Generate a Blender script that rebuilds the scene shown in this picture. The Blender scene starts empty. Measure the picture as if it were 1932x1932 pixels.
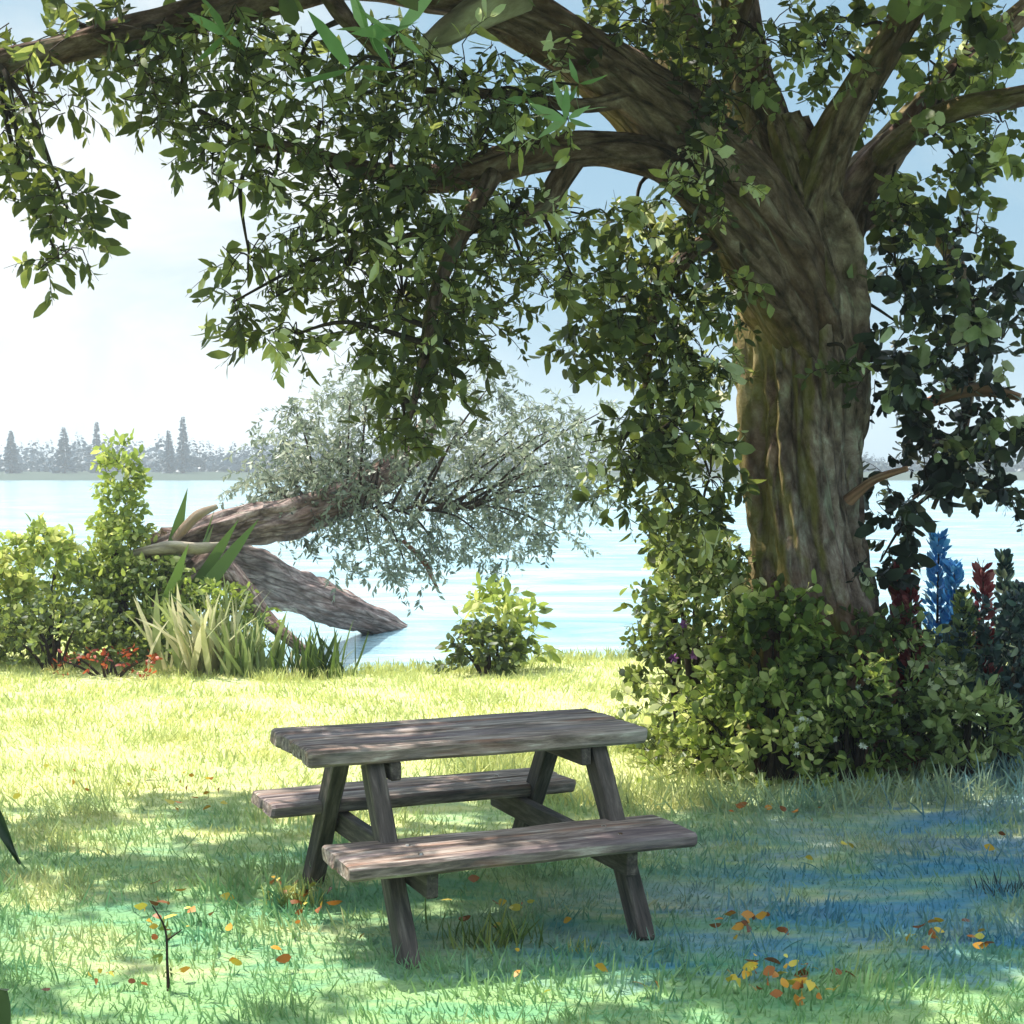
import bpy, math, random
import numpy as np
from mathutils import Vector, noise
random.seed(7); rng = np.random.default_rng(7)
C = bpy.context.scene.collection
PI = math.pi
# ------------------------------------------------------------------ camera
F = 1.55; EYE = 1.864; PHI = math.atan(.045 / F)
def pt(px, py, d):
    """world point seen at picture position px,py (0..1932) standing d metres away"""
    u = (px / 1932 - .5) / F; w = (.5 - py / 1932) / F
    dx, dy, dz = u, math.cos(PHI) + w * math.sin(PHI), -math.sin(PHI) + w * math.cos(PHI)
    k = d / dy
    return Vector((dx * k, d, EYE + dz * k))
cam = bpy.data.cameras.new('camera'); cam_o = bpy.data.objects.new('camera', cam); C.objects.link(cam_o)
cam_o.location = (0, 0, EYE); cam_o.rotation_euler = (PI / 2 - PHI, 0, 0)
cam.sensor_width = 36; cam.lens = F * 36; cam.clip_end = 3000; cam.clip_start = .05
bpy.context.scene.camera = cam_o

# ------------------------------------------------------------------ tagging
def tag(o, label=None, cat=None, group=None, kind=None):
    if label: o['label'] = label
    if cat: o['category'] = cat
    if group: o['group'] = group
    if kind: o['kind'] = kind
    return o
def empty(name, loc, label, cat, group=None):
    o = bpy.data.objects.new(name, None); C.objects.link(o); o.location = loc; o.empty_display_size = .1
    return tag(o, label, cat, group)

# ------------------------------------------------------------------ node helpers
def mat(name):
    m = bpy.data.materials.new(name); m.use_nodes = True
    nt = m.node_tree; nt.nodes.clear()
    out = nt.nodes.new('ShaderNodeOutputMaterial')
    return m, nt, out
def N(nt, t, **kw):
    n = nt.nodes.new(t)
    for k, v in kw.items():
        if k in n.inputs.keys(): n.inputs[k].default_value = v
        else: setattr(n, k, v)
    return n
def L(nt, a, b): nt.links.new(a, b)
def ramp(nt, fac, stops, interp='LINEAR'):
    r = nt.nodes.new('ShaderNodeValToRGB'); r.color_ramp.interpolation = interp
    e = r.color_ramp.elements
    while len(e) < len(stops): e.new(.5)
    for i, (p, c) in enumerate(stops): e[i].position = p; e[i].color = (*c, 1) if len(c) == 3 else c
    L(nt, fac, r.inputs[0]); return r.outputs[0]
def mixc(nt, fac, a, b, mode='MIX'):
    m = nt.nodes.new('ShaderNodeMix'); m.data_type = 'RGBA'; m.blend_type = mode
    for s, v in ((0, fac), (6, a), (7, b)):
        if hasattr(v, 'links') or hasattr(v, 'is_linked'): L(nt, v, m.inputs[s])
        else: m.inputs[s].default_value = (*v, 1) if isinstance(v, tuple) and len(v) == 3 else v
    return m.outputs[2]
def mth(nt, op, a, b=None):
    m = nt.nodes.new('ShaderNodeMath'); m.operation = op
    for s, v in ((0, a), (1, b)):
        if v is None: continue
        if hasattr(v, 'is_linked'): L(nt, v, m.inputs[s])
        else: m.inputs[s].default_value = v
    return m.outputs[0]
def noisef(nt, vec, scale, detail=4, rough=.55, dist=0.):
    n = N(nt, 'ShaderNodeTexNoise'); n.inputs['Scale'].default_value = scale
    n.inputs['Detail'].default_value = detail; n.inputs['Roughness'].default_value = rough; n.inputs['Distortion'].default_value = dist
    L(nt, vec, n.inputs['Vector']); return n.outputs[0]
def mapping(nt, vec, scale=(1, 1, 1), rot=(0, 0, 0), loc=(0, 0, 0)):
    m = N(nt, 'ShaderNodeMapping'); m.inputs['Scale'].default_value = scale; m.inputs['Rotation'].default_value = rot
    m.inputs['Location'].default_value = loc; L(nt, vec, m.inputs['Vector']); return m.outputs[0]

def leaf_mat(name, stops, trans=.25, rough=.45, vary=.5):
    m, nt, out = mat(name)
    a = N(nt, 'ShaderNodeAttribute'); a.attribute_name = 'tone'
    geo = N(nt, 'ShaderNodeNewGeometry')
    n = noisef(nt, geo.outputs['Position'], 9, 3)
    f = mth(nt, 'ADD', a.outputs['Fac'], mth(nt, 'MULTIPLY', mth(nt, 'SUBTRACT', n, .5), vary))
    col = ramp(nt, f, stops)
    p = N(nt, 'ShaderNodeBsdfPrincipled'); p.inputs['Roughness'].default_value = rough
    p.inputs['Specular IOR Level'].default_value = .35
    L(nt, col, p.inputs['Base Color'])
    t = N(nt, 'ShaderNodeBsdfTranslucent')
    L(nt, mixc(nt, .5, col, (.35, .42, .02), 'ADD') if trans > .3 else col, t.inputs['Color'])
    mx = N(nt, 'ShaderNodeMixShader'); mx.inputs[0].default_value = trans
    L(nt, p.outputs[0], mx.inputs[1]); L(nt, t.outputs[0], mx.inputs[2]); L(nt, mx.outputs[0], out.inputs['Surface'])
    return m

M = {}
M['crown'] = leaf_mat('crown_leaf', [(0, (.016, .022, .02)), (.28, (.05, .066, .042)), (.52, (.13, .155, .075)), (.75, (.27, .29, .12)), (.92, (.5, .48, .16)), (1, (.7, .7, .5))], .38)
M['crown_dark'] = leaf_mat('crown_leaf_dark', [(0, (.016, .022, .017)), (.3, (.045, .06, .035)), (.55, (.1, .125, .055)), (.8, (.22, .25, .09)), (1, (.55, .55, .35))], .2)  # darker copy of the crown leaf, backlit shade put into its colour
M['shoot'] = leaf_mat('shoot_leaf', [(0, (.07, .16, .06)), (.5, (.2, .36, .16)), (1, (.42, .58, .36))], .4)
M['willow'] = leaf_mat('willow_leaf', [(0, (.07, .085, .065)), (.4, (.22, .255, .19)), (.75, (.42, .45, .34)), (1, (.68, .67, .55))], .3)
M['yellowbush'] = leaf_mat('yellow_green_leaf', [(0, (.035, .055, .02)), (.35, (.13, .19, .055)), (.7, (.36, .42, .11)), (1, (.68, .66, .28))], .4)
M['greenbush'] = leaf_mat('green_leaf', [(0, (.02, .03, .022)), (.35, (.06, .09, .045)), (.62, (.17, .22, .08)), (.85, (.42, .46, .18)), (1, (.72, .7, .42))], .35)
M['darkbush'] = leaf_mat('dark_leaf', [(0, (.015, .025, .035)), (.5, (.045, .08, .08)), (.8, (.13, .19, .12)), (1, (.5, .52, .36))], .25)
M['reed'] = leaf_mat('reed_leaf', [(0, (.1, .17, .04)), (.5, (.3, .36, .14)), (1, (.7, .64, .42))], .3)
M['grass_long'] = leaf_mat('long_grass', [(0, (.03, .06, .02)), (.5, (.13, .2, .04)), (1, (.5, .5, .14))], .3)
M['red'] = leaf_mat('red_leaf', [(0, (.25, .03, .015)), (.6, (.45, .09, .03)), (1, (.55, .2, .05))], .3)
M['blue'] = leaf_mat('blue_petal', [(0, (.02, .12, .35)), (.6, (.06, .3, .65)), (1, (.2, .5, .8))], .2)
M['wine'] = leaf_mat('wine_petal', [(0, (.15, .02, .03)), (.6, (.36, .06, .07)), (1, (.55, .2, .18))], .2)
M['pale'] = leaf_mat('pale_petal', [(0, (.6, .6, .45)), (1, (.85, .85, .75))], .3)
M['violet'] = leaf_mat('violet_petal', [(0, (.1, .02, .12)), (1, (.4, .15, .4))], .3)
M['litter'] = leaf_mat('fallen_leaf', [(0, (.16, .05, .015)), (.4, (.5, .16, .03)), (.7, (.6, .36, .03)), (1, (.7, .6, .1))], .15)
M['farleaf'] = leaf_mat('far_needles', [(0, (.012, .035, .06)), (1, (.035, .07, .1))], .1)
M['nearleaf'] = leaf_mat('near_leaf', [(0, (.006, .014, .004)), (1, (.015, .035, .01))], .1)

def bark_mat(name, stops, moss=.0, pale=.5, bump=.6, scale=9.):
    m, nt, out = mat(name)
    a = N(nt, 'ShaderNodeAttribute'); a.attribute_name = 'grain'
    v = a.outputs['Vector']
    n1 = noisef(nt, mapping(nt, v, (1, 1, 1.7)), scale, 9, .72, .3)
    n2 = noisef(nt, v, scale * .32, 4, .5, .4)
    col = ramp(nt, n1, stops)
    red = ramp(nt, n2, [(.5, (0, 0, 0)), (.66, (1, 1, 1))])
    col = mixc(nt, mth(nt, 'MULTIPLY', red, .55), col, (.16, .075, .05))
    vo = N(nt, 'ShaderNodeTexVoronoi'); vo.inputs['Scale'].default_value = scale * .8; vo.feature = 'DISTANCE_TO_EDGE'
    L(nt, v, vo.inputs['Vector'])
    crack = ramp(nt, vo.outputs[0], [(0, (0, 0, 0)), (.14, (1, 1, 1))])
    col = mixc(nt, mth(nt, 'MULTIPLY', mth(nt, 'SUBTRACT', 1, crack), .5), col, (.02, .014, .012))
    n3 = noisef(nt, v, scale * .55, 5, .6, 1.2)
    fl = ramp(nt, n3, [(.60, (0, 0, 0)), (.68, (1, 1, 1))])
    col = mixc(nt, mth(nt, 'MULTIPLY', fl, pale), col, (.5, .46, .36))
    if moss > .4:
        g2 = N(nt, 'ShaderNodeNewGeometry'); s2 = N(nt, 'ShaderNodeSeparateXYZ'); L(nt, g2.outputs['Position'], s2.inputs[0])
        lo = ramp(nt, mth(nt, 'ADD', mth(nt, 'MULTIPLY', s2.outputs['Z'], .5), mth(nt, 'MULTIPLY', mth(nt, 'SUBTRACT', noisef(nt, g2.outputs['Position'], 3, 4), .5), .7)), [(.42, (1, 1, 1)), (.62, (0, 0, 0))])
        col = mixc(nt, mth(nt, 'MULTIPLY', lo, .8), col, mixc(nt, n1, (.07, .03, .02), (.5, .24, .15)))
    if moss:
        geo = N(nt, 'ShaderNodeNewGeometry')
        sx = N(nt, 'ShaderNodeSeparateXYZ'); L(nt, geo.outputs['Normal'], sx.inputs[0])
        mm = mth(nt, 'ADD', mth(nt, 'MULTIPLY', sx.outputs['X'], -.5), noisef(nt, geo.outputs['Position'], 3.2, 4))
        mf = ramp(nt, mm, [(.62, (0, 0, 0)), (.85, (1, 1, 1))])
        col = mixc(nt, mth(nt, 'MULTIPLY', mf, moss), col, mixc(nt, n1, (.1, .11, .02), (.42, .36, .05)))
    p = N(nt, 'ShaderNodeBsdfPrincipled'); p.inputs['Roughness'].default_value = .9; p.inputs['Specular IOR Level'].default_value = .15
    L(nt, col, p.inputs['Base Color'])
    h = mth(nt, 'ADD', mth(nt, 'MULTIPLY', n1, .8), mth(nt, 'MULTIPLY', crack, .35))
    b = N(nt, 'ShaderNodeBump'); b.inputs['Strength'].default_value = bump; b.inputs['Distance'].default_value = .06
    L(nt, h, b.inputs['Height']); L(nt, b.outputs[0], p.inputs['Normal']); L(nt, p.outputs[0], out.inputs['Surface'])
    return m
M['bark'] = bark_mat('tree_bark', [(.32, (.05, .03, .026)), (.44, (.25, .155, .13)), (.55, (.45, .31, .265)), (.66, (.72, .6, .5))], .5, .75, 1., 13.)
M['limb'] = bark_mat('limb_bark', [(.32, (.03, .02, .018)), (.45, (.15, .085, .065)), (.58, (.31, .2, .165)), (.72, (.55, .43, .36))], .35, .35, 1., 13.)
M['deadwood'] = bark_mat('fallen_bark', [(.3, (.06, .04, .036)), (.45, (.2, .135, .12)), (.58, (.42, .31, .28)), (.72, (.72, .62, .55))], .2, .7, .7, 16.)
M['barewood'] = bark_mat('bare_wood', [(.3, (.2, .16, .12)), (.5, (.42, .35, .27)), (.7, (.62, .55, .44))], 0, .5, .6, 8.)
M['twig'] = bark_mat('twig_bark', [(.3, (.02, .016, .013)), (.7, (.08, .055, .04))], 0, 0, .2)
M['redtwig'] = bark_mat('reddish_wood', [(.3, (.12, .05, .03)), (.7, (.5, .25, .17))], 0, .3, .3)

# ------------------------------------------------------------------ mesh accumulator
class MB:
    def __init__(s): s.v = []; s.nv = 0; s.idx = []; s.cnt = []; s.m = []; s.tone = []; s.gr = []; s.smooth = []
    def add(s, v, f, m=0, tone=.5, gr=None, smooth=False):
        """v (n,3); f (k,c) index array of constant corner count"""
        v = np.asarray(v, float); f = np.asarray(f, int)
        s.v.append(v); s.gr.append(v if gr is None else np.asarray(gr, float))
        s.idx.append((f + s.nv).ravel()); s.cnt.append(np.full(len(f), f.shape[1]))
        s.m.append(np.full(len(f), m)); s.tone.append(np.broadcast_to(tone, (len(f),)).astype(float)); s.smooth.append(np.full(len(f), smooth))
        s.nv += len(v)
    def build(s, name, mats, parent=None):
        me = bpy.data.meshes.new(name)
        v = np.concatenate(s.v); idx = np.concatenate(s.idx); cnt = np.concatenate(s.cnt)
        off = Vector(parent.matrix_world.translation) if parent and not parent.parent else Vector((0, 0, 0))
        if parent:
            o_ = parent; off = Vector((0, 0, 0))
            while o_: off += o_.location; o_ = o_.parent
        if parent: v = v - np.array(off)
        me.vertices.add(len(v)); me.vertices.foreach_set('co', v.ravel())
        me.loops.add(len(idx)); me.loops.foreach_set('vertex_index', idx.astype(np.int32))
        me.polygons.add(len(cnt)); st = np.concatenate([[0], np.cumsum(cnt)[:-1]])
        me.polygons.foreach_set('loop_start', st.astype(np.int32)); me.polygons.foreach_set('loop_total', cnt.astype(np.int32))
        me.polygons.foreach_set('material_index', np.concatenate(s.m).astype(np.int32))
        me.polygons.foreach_set('use_smooth', np.concatenate(s.smooth))
        me.update(calc_edges=True)
        a = me.attributes.new('tone', 'FLOAT', 'FACE'); a.data.foreach_set('value', np.concatenate(s.tone))
        a = me.attributes.new('grain', 'FLOAT_VECTOR', 'POINT'); a.data.foreach_set('vector', np.concatenate(s.gr).ravel())
        for m in (mats if isinstance(mats, (list, tuple)) else [mats]): me.materials.append(M[m])
        me.validate()
        o = bpy.data.objects.new(name, me); C.objects.link(o)
        if parent: o.parent = parent
        return o
    # -- leaves: arrays of positions, directions, side normals
    def leaves(s, P, D, ln, wr=.5, tone=.5, m=0, bend=.25, fold=.12, shape='oval'):
        P = np.asarray(P, float); n = len(P)
        if n == 0: return
        D = np.asarray(D, float); D = D / (np.linalg.norm(D, axis=1, keepdims=True) + 1e-9)
        R = rng.normal(size=(n, 3)); S = np.cross(D, R); S /= (np.linalg.norm(S, axis=1, keepdims=True) + 1e-9)
        U = np.cross(S, D)
        ln = np.broadcast_to(ln, (n,))[:, None]; wr = np.broadcast_to(wr, (n,))[:, None]
        prof = {'oval': [(0, 0), (.2, .36), (.5, .5), (.8, .32), (1, 0)], 'lance': [(0, 0), (.15, .3), (.4, .5), (.75, .28), (1, 0)],
                'round': [(0, 0), (.14, .4), (.45, .52), (.82, .42), (1, 0)], 'blade': [(0, .3), (.2, .5), (.5, .45), (.8, .28), (1, 0)]}[shape]
        cols = []
        b = bend * (rng.random((n, 1)) * 1.4 - .3)
        for i, (t, w) in enumerate(prof):
            c = P + D * ln * t - U * ln * b * t * t
            if w == 0: cols.append(c)
            else:
                ww = ln * wr * w * rng.uniform(.82, 1.18, (n, 1))
                cols.append(c + S * ww + U * ww * fold * 2); cols.append(c - S * ww + U * ww * fold * 2)
        k = len(cols); V = np.stack(cols, 1).reshape(-1, 3)
        base = (np.arange(n) * k)[:, None]
        tone = np.broadcast_to(tone, (n,)) + rng.normal(size=n) * .03
        if prof[0][1] == 0:
            tri = np.concatenate([base + [0, 1, 2], base + [5, 7, 6]]); quad = np.concatenate([base + [1, 3, 4, 2], base + [3, 5, 6, 4]])
            s.add(V, tri, m, np.tile(tone, 2), smooth=True); s._more(quad, m, np.tile(tone, 2), len(V))
        else:
            tri = base + [6, 8, 7]; quad = np.concatenate([base + [0, 2, 3, 1], base + [2, 4, 5, 3], base + [4, 6, 7, 5]])
            s.add(V, tri, m, tone, smooth=True); s._more(quad, m, np.tile(tone, 3), len(V))
    def _more(s, f, m, tone, nlast):
        s.idx.append((f + s.nv - nlast).ravel()); s.cnt.append(np.full(len(f), f.shape[1])); s.m.append(np.full(len(f), m))
        s.tone.append(tone); s.smooth.append(np.full(len(f), True))
    def tube(s, pts, rad, sides=8, res=6, m=0, rough=0., flute=0., seed=0., cap=True, twist=0., stretch=.22):
        P = [Vector(p) for p in pts]; n = len(P)
        cs, rs = [], []
        for i in range(n - 1):
            p0 = P[max(i - 1, 0)]; p1 = P[i]; p2 = P[i + 1]; p3 = P[min(i + 2, n - 1)]
            for j in range(res):
                t = j / res
                cs.append(.5 * ((2 * p1) + (p2 - p0) * t + (2 * p0 - 5 * p1 + 4 * p2 - p3) * t * t + (3 * p1 - p0 - 3 * p2 + p3) * t ** 3))
                rs.append(rad[i] + (rad[i + 1] - rad[i]) * (t * t * (3 - 2 * t)))
        cs.append(P[-1]); rs.append(rad[-1])
        up = Vector((0, -1, .01)); V = []; G = []; ln = 0
        T = (cs[1] - cs[0]).normalized(); X = T.cross(up)
        if X.length < .05: X = T.cross(Vector((1, 0, 0)))
        X.normalize()
        for i, (c, r) in enumerate(zip(cs, rs)):
            T = (cs[min(i + 1, len(cs) - 1)] - cs[max(i - 1, 0)]).normalized()
            X = (X - T * X.dot(T)).normalized(); Y = T.cross(X)
            if i: ln += (c - cs[i - 1]).length
            for k in range(sides):
                a = 2 * PI * k / sides; q = r
                if flute:
                    aa = a + twist * ln
                    q *= 1 + flute * (noise.noise(Vector((math.cos(aa) * 2.1, math.sin(aa) * 2.1, ln * .7 + seed))) + .55 * noise.noise(Vector((math.cos(aa) * 6, math.sin(aa) * 6, ln * 1.3 + seed))) + .3 * noise.noise(Vector((math.cos(aa) * 14, math.sin(aa) * 14, ln * 3 + seed))))
                if rough: q *= 1 + rough * noise.noise(Vector((math.cos(a) * 1.5, math.sin(a) * 1.5, ln * 6 + seed)))
                V.append(c + (X * math.cos(a) + Y * math.sin(a)) * q)
                aa = a + twist * ln
                G.append((math.cos(aa) * max(r, .05) + seed, math.sin(aa) * max(r, .05), ln * stretch + seed))
        nr = len(cs); f = [(i * sides + k, i * sides + (k + 1) % sides, (i + 1) * sides + (k + 1) % sides, (i + 1) * sides + k) for i in range(nr - 1) for k in range(sides)]
        s.add([tuple(v) for v in V], f, m, .5, G, True)
        if cap:
            for rr in (0, nr - 1):
                ring = [V[rr * sides + k] for k in range(sides)]; c = cs[rr]
                vv = [tuple(c)] + [tuple(q) for q in ring]
                s.add(vv, [(0, 1 + k, 1 + (k + 1) % sides) for k in range(sides)], m, .5, [tuple(Vector(q) * 1.) for q in vv])
    def twig(s, p, d, ln, nleaf, lsize, wr, tone, m_leaf=0, m_twig=1, droop=.5, r=.005, spread=.9, shape='oval', tonevar=.12, bend=.25):
        """thin curved stem with leaves set alternately along it"""
        p = Vector(p); d = Vector(d).normalized(); pts = [p.copy()]; k = 5
        for i in range(k):
            d = (d + Vector((random.gauss(0, .13), random.gauss(0, .13), random.gauss(0, .1) - droop * .22))).normalized()
            p = p + d * ln / k; pts.append(p.copy())
        if m_twig is not None: s.tube(pts, [r * (1 - .14 * i) for i in range(k + 1)], 3, 1, m_twig, cap=False)
        P, D = [], []
        for j in range(nleaf):
            t = .12 + .88 * (j + random.random() * .5) / nleaf * k; i = min(int(t), k - 1); q = pts[i].lerp(pts[i + 1], t - i)
            dd = (pts[i + 1] - pts[i]).normalized(); side = dd.cross(Vector((random.gauss(0, 1), random.gauss(0, 1), random.gauss(0, 1)))).normalized()
            P.append(q); D.append(dd * .55 + side * spread + Vector((0, 0, -droop * .35)))
        s.leaves([tuple(x) for x in P], [tuple(x) for x in D], lsize * rng.uniform(.5, 1.25, len(P)), wr, tone + rng.normal(size=len(P)) * tonevar, m_leaf, bend, shape=shape)
    def box(s, c, size, ax=None, m=0, bev=.006, wob=0., seed=0., seg=1):
        """bevelled beam along local x (seg cross cuts, edges wobbling like worn timber); ax = (X,Y,Z) unit vectors"""
        X, Y, Z = ax or (Vector((1, 0, 0)), Vector((0, 1, 0)), Vector((0, 0, 1))); c = Vector(c)
        a, b, h = size[0] / 2, size[1] / 2, size[2] / 2
        sec = [(-b + bev, -h), (b - bev, -h), (b, -h + bev), (b, h - bev), (b - bev, h), (-b + bev, h), (-b, h - bev), (-b, -h + bev)]
        xs = [-a, -a + bev] + [-a + bev + (2 * a - 2 * bev) * i / seg for i in range(1, seg)] + [a - bev, a]
        V, G = [], []
        for i, x in enumerate(xs):
            e = 1 - bev / max(b, h) if i in (0, len(xs) - 1) else 1
            for (y, z) in sec:
                w1 = wob * noise.noise(Vector((x * 3 + seed, y * 5, z * 9 + seed))); w2 = wob * noise.noise(Vector((x * 4 + seed, y * 5 + 9, z * 9)))
                xe = x + (wob * 1.5 * noise.noise(Vector((y * 14 + seed, z * 20, 3))) if i in (0, 1, len(xs) - 2, len(xs) - 1) else 0)
                yy = y * e + w1; zz = z * e + w2 * .6
                V.append(tuple(c + X * xe + Y * yy + Z * zz)); G.append((x * .12 + seed, y + seed, z))
        n = len(xs); f = [(i * 8 + k, i * 8 + (k + 1) % 8, (i + 1) * 8 + (k + 1) % 8, (i + 1) * 8 + k) for i in range(n - 1) for k in range(8)]
        s.add(V, f, m, .5, G)
        s.add(V[:8], [tuple(range(7, -1, -1))], m, .5, G[:8]); s.add(V[-8:], [tuple(range(8))], m, .5, G[-8:])

def inell(n):
    a = rng.random(n) * 2 * PI; r = np.sqrt(rng.random(n)); return r * np.cos(a), r * np.sin(a)

# ------------------------------------------------------------------ ground
def bank(x):
    b = 14.9 + .55 * x
    if x < -2.0: b += (-2.0 - x) * 1.9
    return max(13.6, min(b, 21)) + .25 * noise.noise(Vector((x * 1.3, 0, 0))) 
def gz(x, y):
    z = .035 * noise.noise(Vector((x * .5, y * .5, 1))) + .014 * noise.noise(Vector((x * 1.9, y * 1.9, 5)))
    b = bank(x); t = min(max((y - b) / 1.1, 0), 1); t = t * t * (3 - 2 * t)
    z = z * (1 - t) - 1.5 * t
    if y > 240:
        t = min((y - 240) / 40, 1); z = -1.5 + t * 2.2 + (y - 280 > 0) * (y - 280) * .006
    return z
# the lie of the lawn under the table
xs = np.concatenate([-np.geomspace(700, 8, 26), np.arange(-7.8, 8, .16), np.geomspace(8.1, 700, 26)])
ys = np.concatenate([-np.geomspace(40, 2, 8), np.arange(-1.6, 22, .16), np.geomspace(22.5, 230, 22), np.arange(236, 300, 5), np.geomspace(305, 800, 14)])
V = np.array([(x, y, gz(x, y)) for y in ys for x in xs]); nx = len(xs)
ii, jj = np.meshgrid(np.arange(len(ys) - 1), np.arange(nx - 1), indexing='ij'); b0 = (ii * nx + jj).ravel()[:, None]
g = MB(); g.add(V, b0 + [0, 1, nx + 1, nx], 0, .5, smooth=True)

def grass_colour(nt, pos, blade=None):
    """dry yellow-green turf with bluish clover and straw patches, drawn out sideways; sunlit and shaded tints painted in"""
    v = mapping(nt, pos, (1, 2.2, 1), (0, 0, .12))
    n1 = noisef(nt, v, .9, 4, .6, .8); n2 = noisef(nt, mapping(nt, pos, (1, 2.6, 1), (0, 0, -.2), (7, 3, 0)), 1.9, 5, .65, 1.)
    n3 = noisef(nt, mapping(nt, pos, (1, 2, 1), (0, 0, .3), (3, 9, 0)), 3.1, 4, .6, .5)
    col = ramp(nt, n1, [(.3, (.23, .33, .16)), (.5, (.42, .46, .17)), (.66, (.6, .56, .25))])
    col = mixc(nt, mth(nt, 'MULTIPLY', ramp(nt, n2, [(.52, (0, 0, 0)), (.62, (1, 1, 1))]), .55), col, (.12, .3, .19))
    col = mixc(nt, mth(nt, 'MULTIPLY', ramp(nt, n3, [(.6, (0, 0, 0)), (.7, (1, 1, 1))]), .5), col, (.58, .5, .22))
    sx = N(nt, 'ShaderNodeSeparateXYZ'); L(nt, pos, sx.inputs[0])
    dry = ramp(nt, mth(nt, 'ADD', mth(nt, 'MULTIPLY', sx.outputs['Y'], .1), mth(nt, 'MULTIPLY', mth(nt, 'SUBTRACT', n2, .5), .6)), [(.72, (0, 0, 0)), (.98, (1, 1, 1))])  # dry: mask for the painted sunlit yellow
    col = mixc(nt, mth(nt, 'MULTIPLY', dry, .7), col, mixc(nt, n3, (.5, .56, .2), (.86, .8, .4)))      # dry: sunlit yellow painted into the turf towards the bank
    shade_tint = ramp(nt, mth(nt, 'ADD', mth(nt, 'MULTIPLY', sx.outputs['Y'], .1), mth(nt, 'MULTIPLY', mth(nt, 'SUBTRACT', n1, .5), .9)), [(.62, (1, 1, 1)), (.86, (0, 0, 0))])
    col = mixc(nt, mth(nt, 'MULTIPLY', shade_tint, .5), col, (.09, .33, .17))  # teal of the foreground shade put into the turf colour
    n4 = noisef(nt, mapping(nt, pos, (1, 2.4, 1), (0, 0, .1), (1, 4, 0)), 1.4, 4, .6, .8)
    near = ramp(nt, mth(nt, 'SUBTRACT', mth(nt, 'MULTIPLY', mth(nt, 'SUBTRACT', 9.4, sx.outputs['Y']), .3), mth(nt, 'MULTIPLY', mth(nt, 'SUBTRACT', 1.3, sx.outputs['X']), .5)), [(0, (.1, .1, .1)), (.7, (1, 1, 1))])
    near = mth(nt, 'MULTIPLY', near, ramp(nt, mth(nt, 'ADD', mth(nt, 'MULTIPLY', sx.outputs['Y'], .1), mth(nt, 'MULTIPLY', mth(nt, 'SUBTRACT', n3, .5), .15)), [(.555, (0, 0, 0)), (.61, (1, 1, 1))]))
    col = mixc(nt, mth(nt, 'MULTIPLY', mth(nt, 'MULTIPLY', ramp(nt, n4, [(.36, (.25, .25, .25)), (.6, (1, 1, 1))]), near), .75), col, (.03, .19, .42))   # blue of the shade painted into the turf on the right
    return col
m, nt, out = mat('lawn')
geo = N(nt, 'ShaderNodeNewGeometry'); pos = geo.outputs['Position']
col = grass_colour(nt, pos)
sp = N(nt, 'ShaderNodeSeparateXYZ'); L(nt, pos, sp.inputs[0])
mud = ramp(nt, mth(nt, 'MULTIPLY', sp.outputs['Z'], -1), [(.03, (0, 0, 0)), (.12, (1, 1, 1))])
far = ramp(nt, mth(nt, 'DIVIDE', sp.outputs['Y'], 300), [(.4, (0, 0, 0)), (.6, (1, 1, 1))])
col = mixc(nt, mud, col, (.1, .075, .045)); col = mixc(nt, far, col, (.05, .07, .05))
p = N(nt, 'ShaderNodeBsdfPrincipled'); p.inputs['Roughness'].default_value = .95; p.inputs['Specular IOR Level'].default_value = .1
L(nt, col, p.inputs['Base Color'])
b = N(nt, 'ShaderNodeBump'); b.inputs['Strength'].default_value = .8; b.inputs['Distance'].default_value = .03
L(nt, noisef(nt, pos, 30, 4), b.inputs['Height']); L(nt, b.outputs[0], p.inputs['Normal']); L(nt, p.outputs[0], out.inputs['Surface'])
M['lawn'] = m
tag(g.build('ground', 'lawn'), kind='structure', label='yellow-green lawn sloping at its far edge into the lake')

# grass blades
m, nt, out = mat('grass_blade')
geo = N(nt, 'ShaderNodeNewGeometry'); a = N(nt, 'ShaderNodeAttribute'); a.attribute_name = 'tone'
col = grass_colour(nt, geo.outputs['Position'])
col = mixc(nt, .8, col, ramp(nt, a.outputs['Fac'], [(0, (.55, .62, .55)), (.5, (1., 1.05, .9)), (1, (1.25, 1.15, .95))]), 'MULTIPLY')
p = N(nt, 'ShaderNodeBsdfPrincipled'); p.inputs['Roughness'].default_value = .6; p.inputs['Specular IOR Level'].default_value = .2
L(nt, col, p.inputs['Base Color']); t = N(nt, 'ShaderNodeBsdfTranslucent'); L(nt, col, t.inputs['Color'])
mx = N(nt, 'ShaderNodeMixShader'); mx.inputs[0].default_value = .35
L(nt, p.outputs[0], mx.inputs[1]); L(nt, t.outputs[0], mx.inputs[2]); L(nt, mx.outputs[0], out.inputs['Surface'])
M['blade'] = m
def blades(n, x0, x1, y0, y1, h, w, fn=None, clump=.0):
    X = rng.uniform(x0, x1, n); Y = y0 + (y1 - y0) * rng.random(n) ** 1.25
    keep = np.abs(X) < Y * .36 + 2.4; X, Y = X[keep], Y[keep]
    P = []
    for x, y in zip(X, Y):
        if y > bank(x) + .35: continue
        c = noise.noise(Vector((x * 1.5, y * 1.5, 9)))
        if clump and c < clump: continue
        P.append((x, y, gz(x, y) - .006, c))
    P = np.array(P); n = len(P); D = rng.normal(size=(n, 3)) * .45; D[:, 2] = 1
    D[:, 0] += .25 * np.sin(P[:, 0] * 1.7 + P[:, 1]); 
    hh = h * (1 + .6 * P[:, 3]) * rng.uniform(.5, 1.25, n)
    return P[:, :3], D, hh, w
gb = MB()
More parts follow.
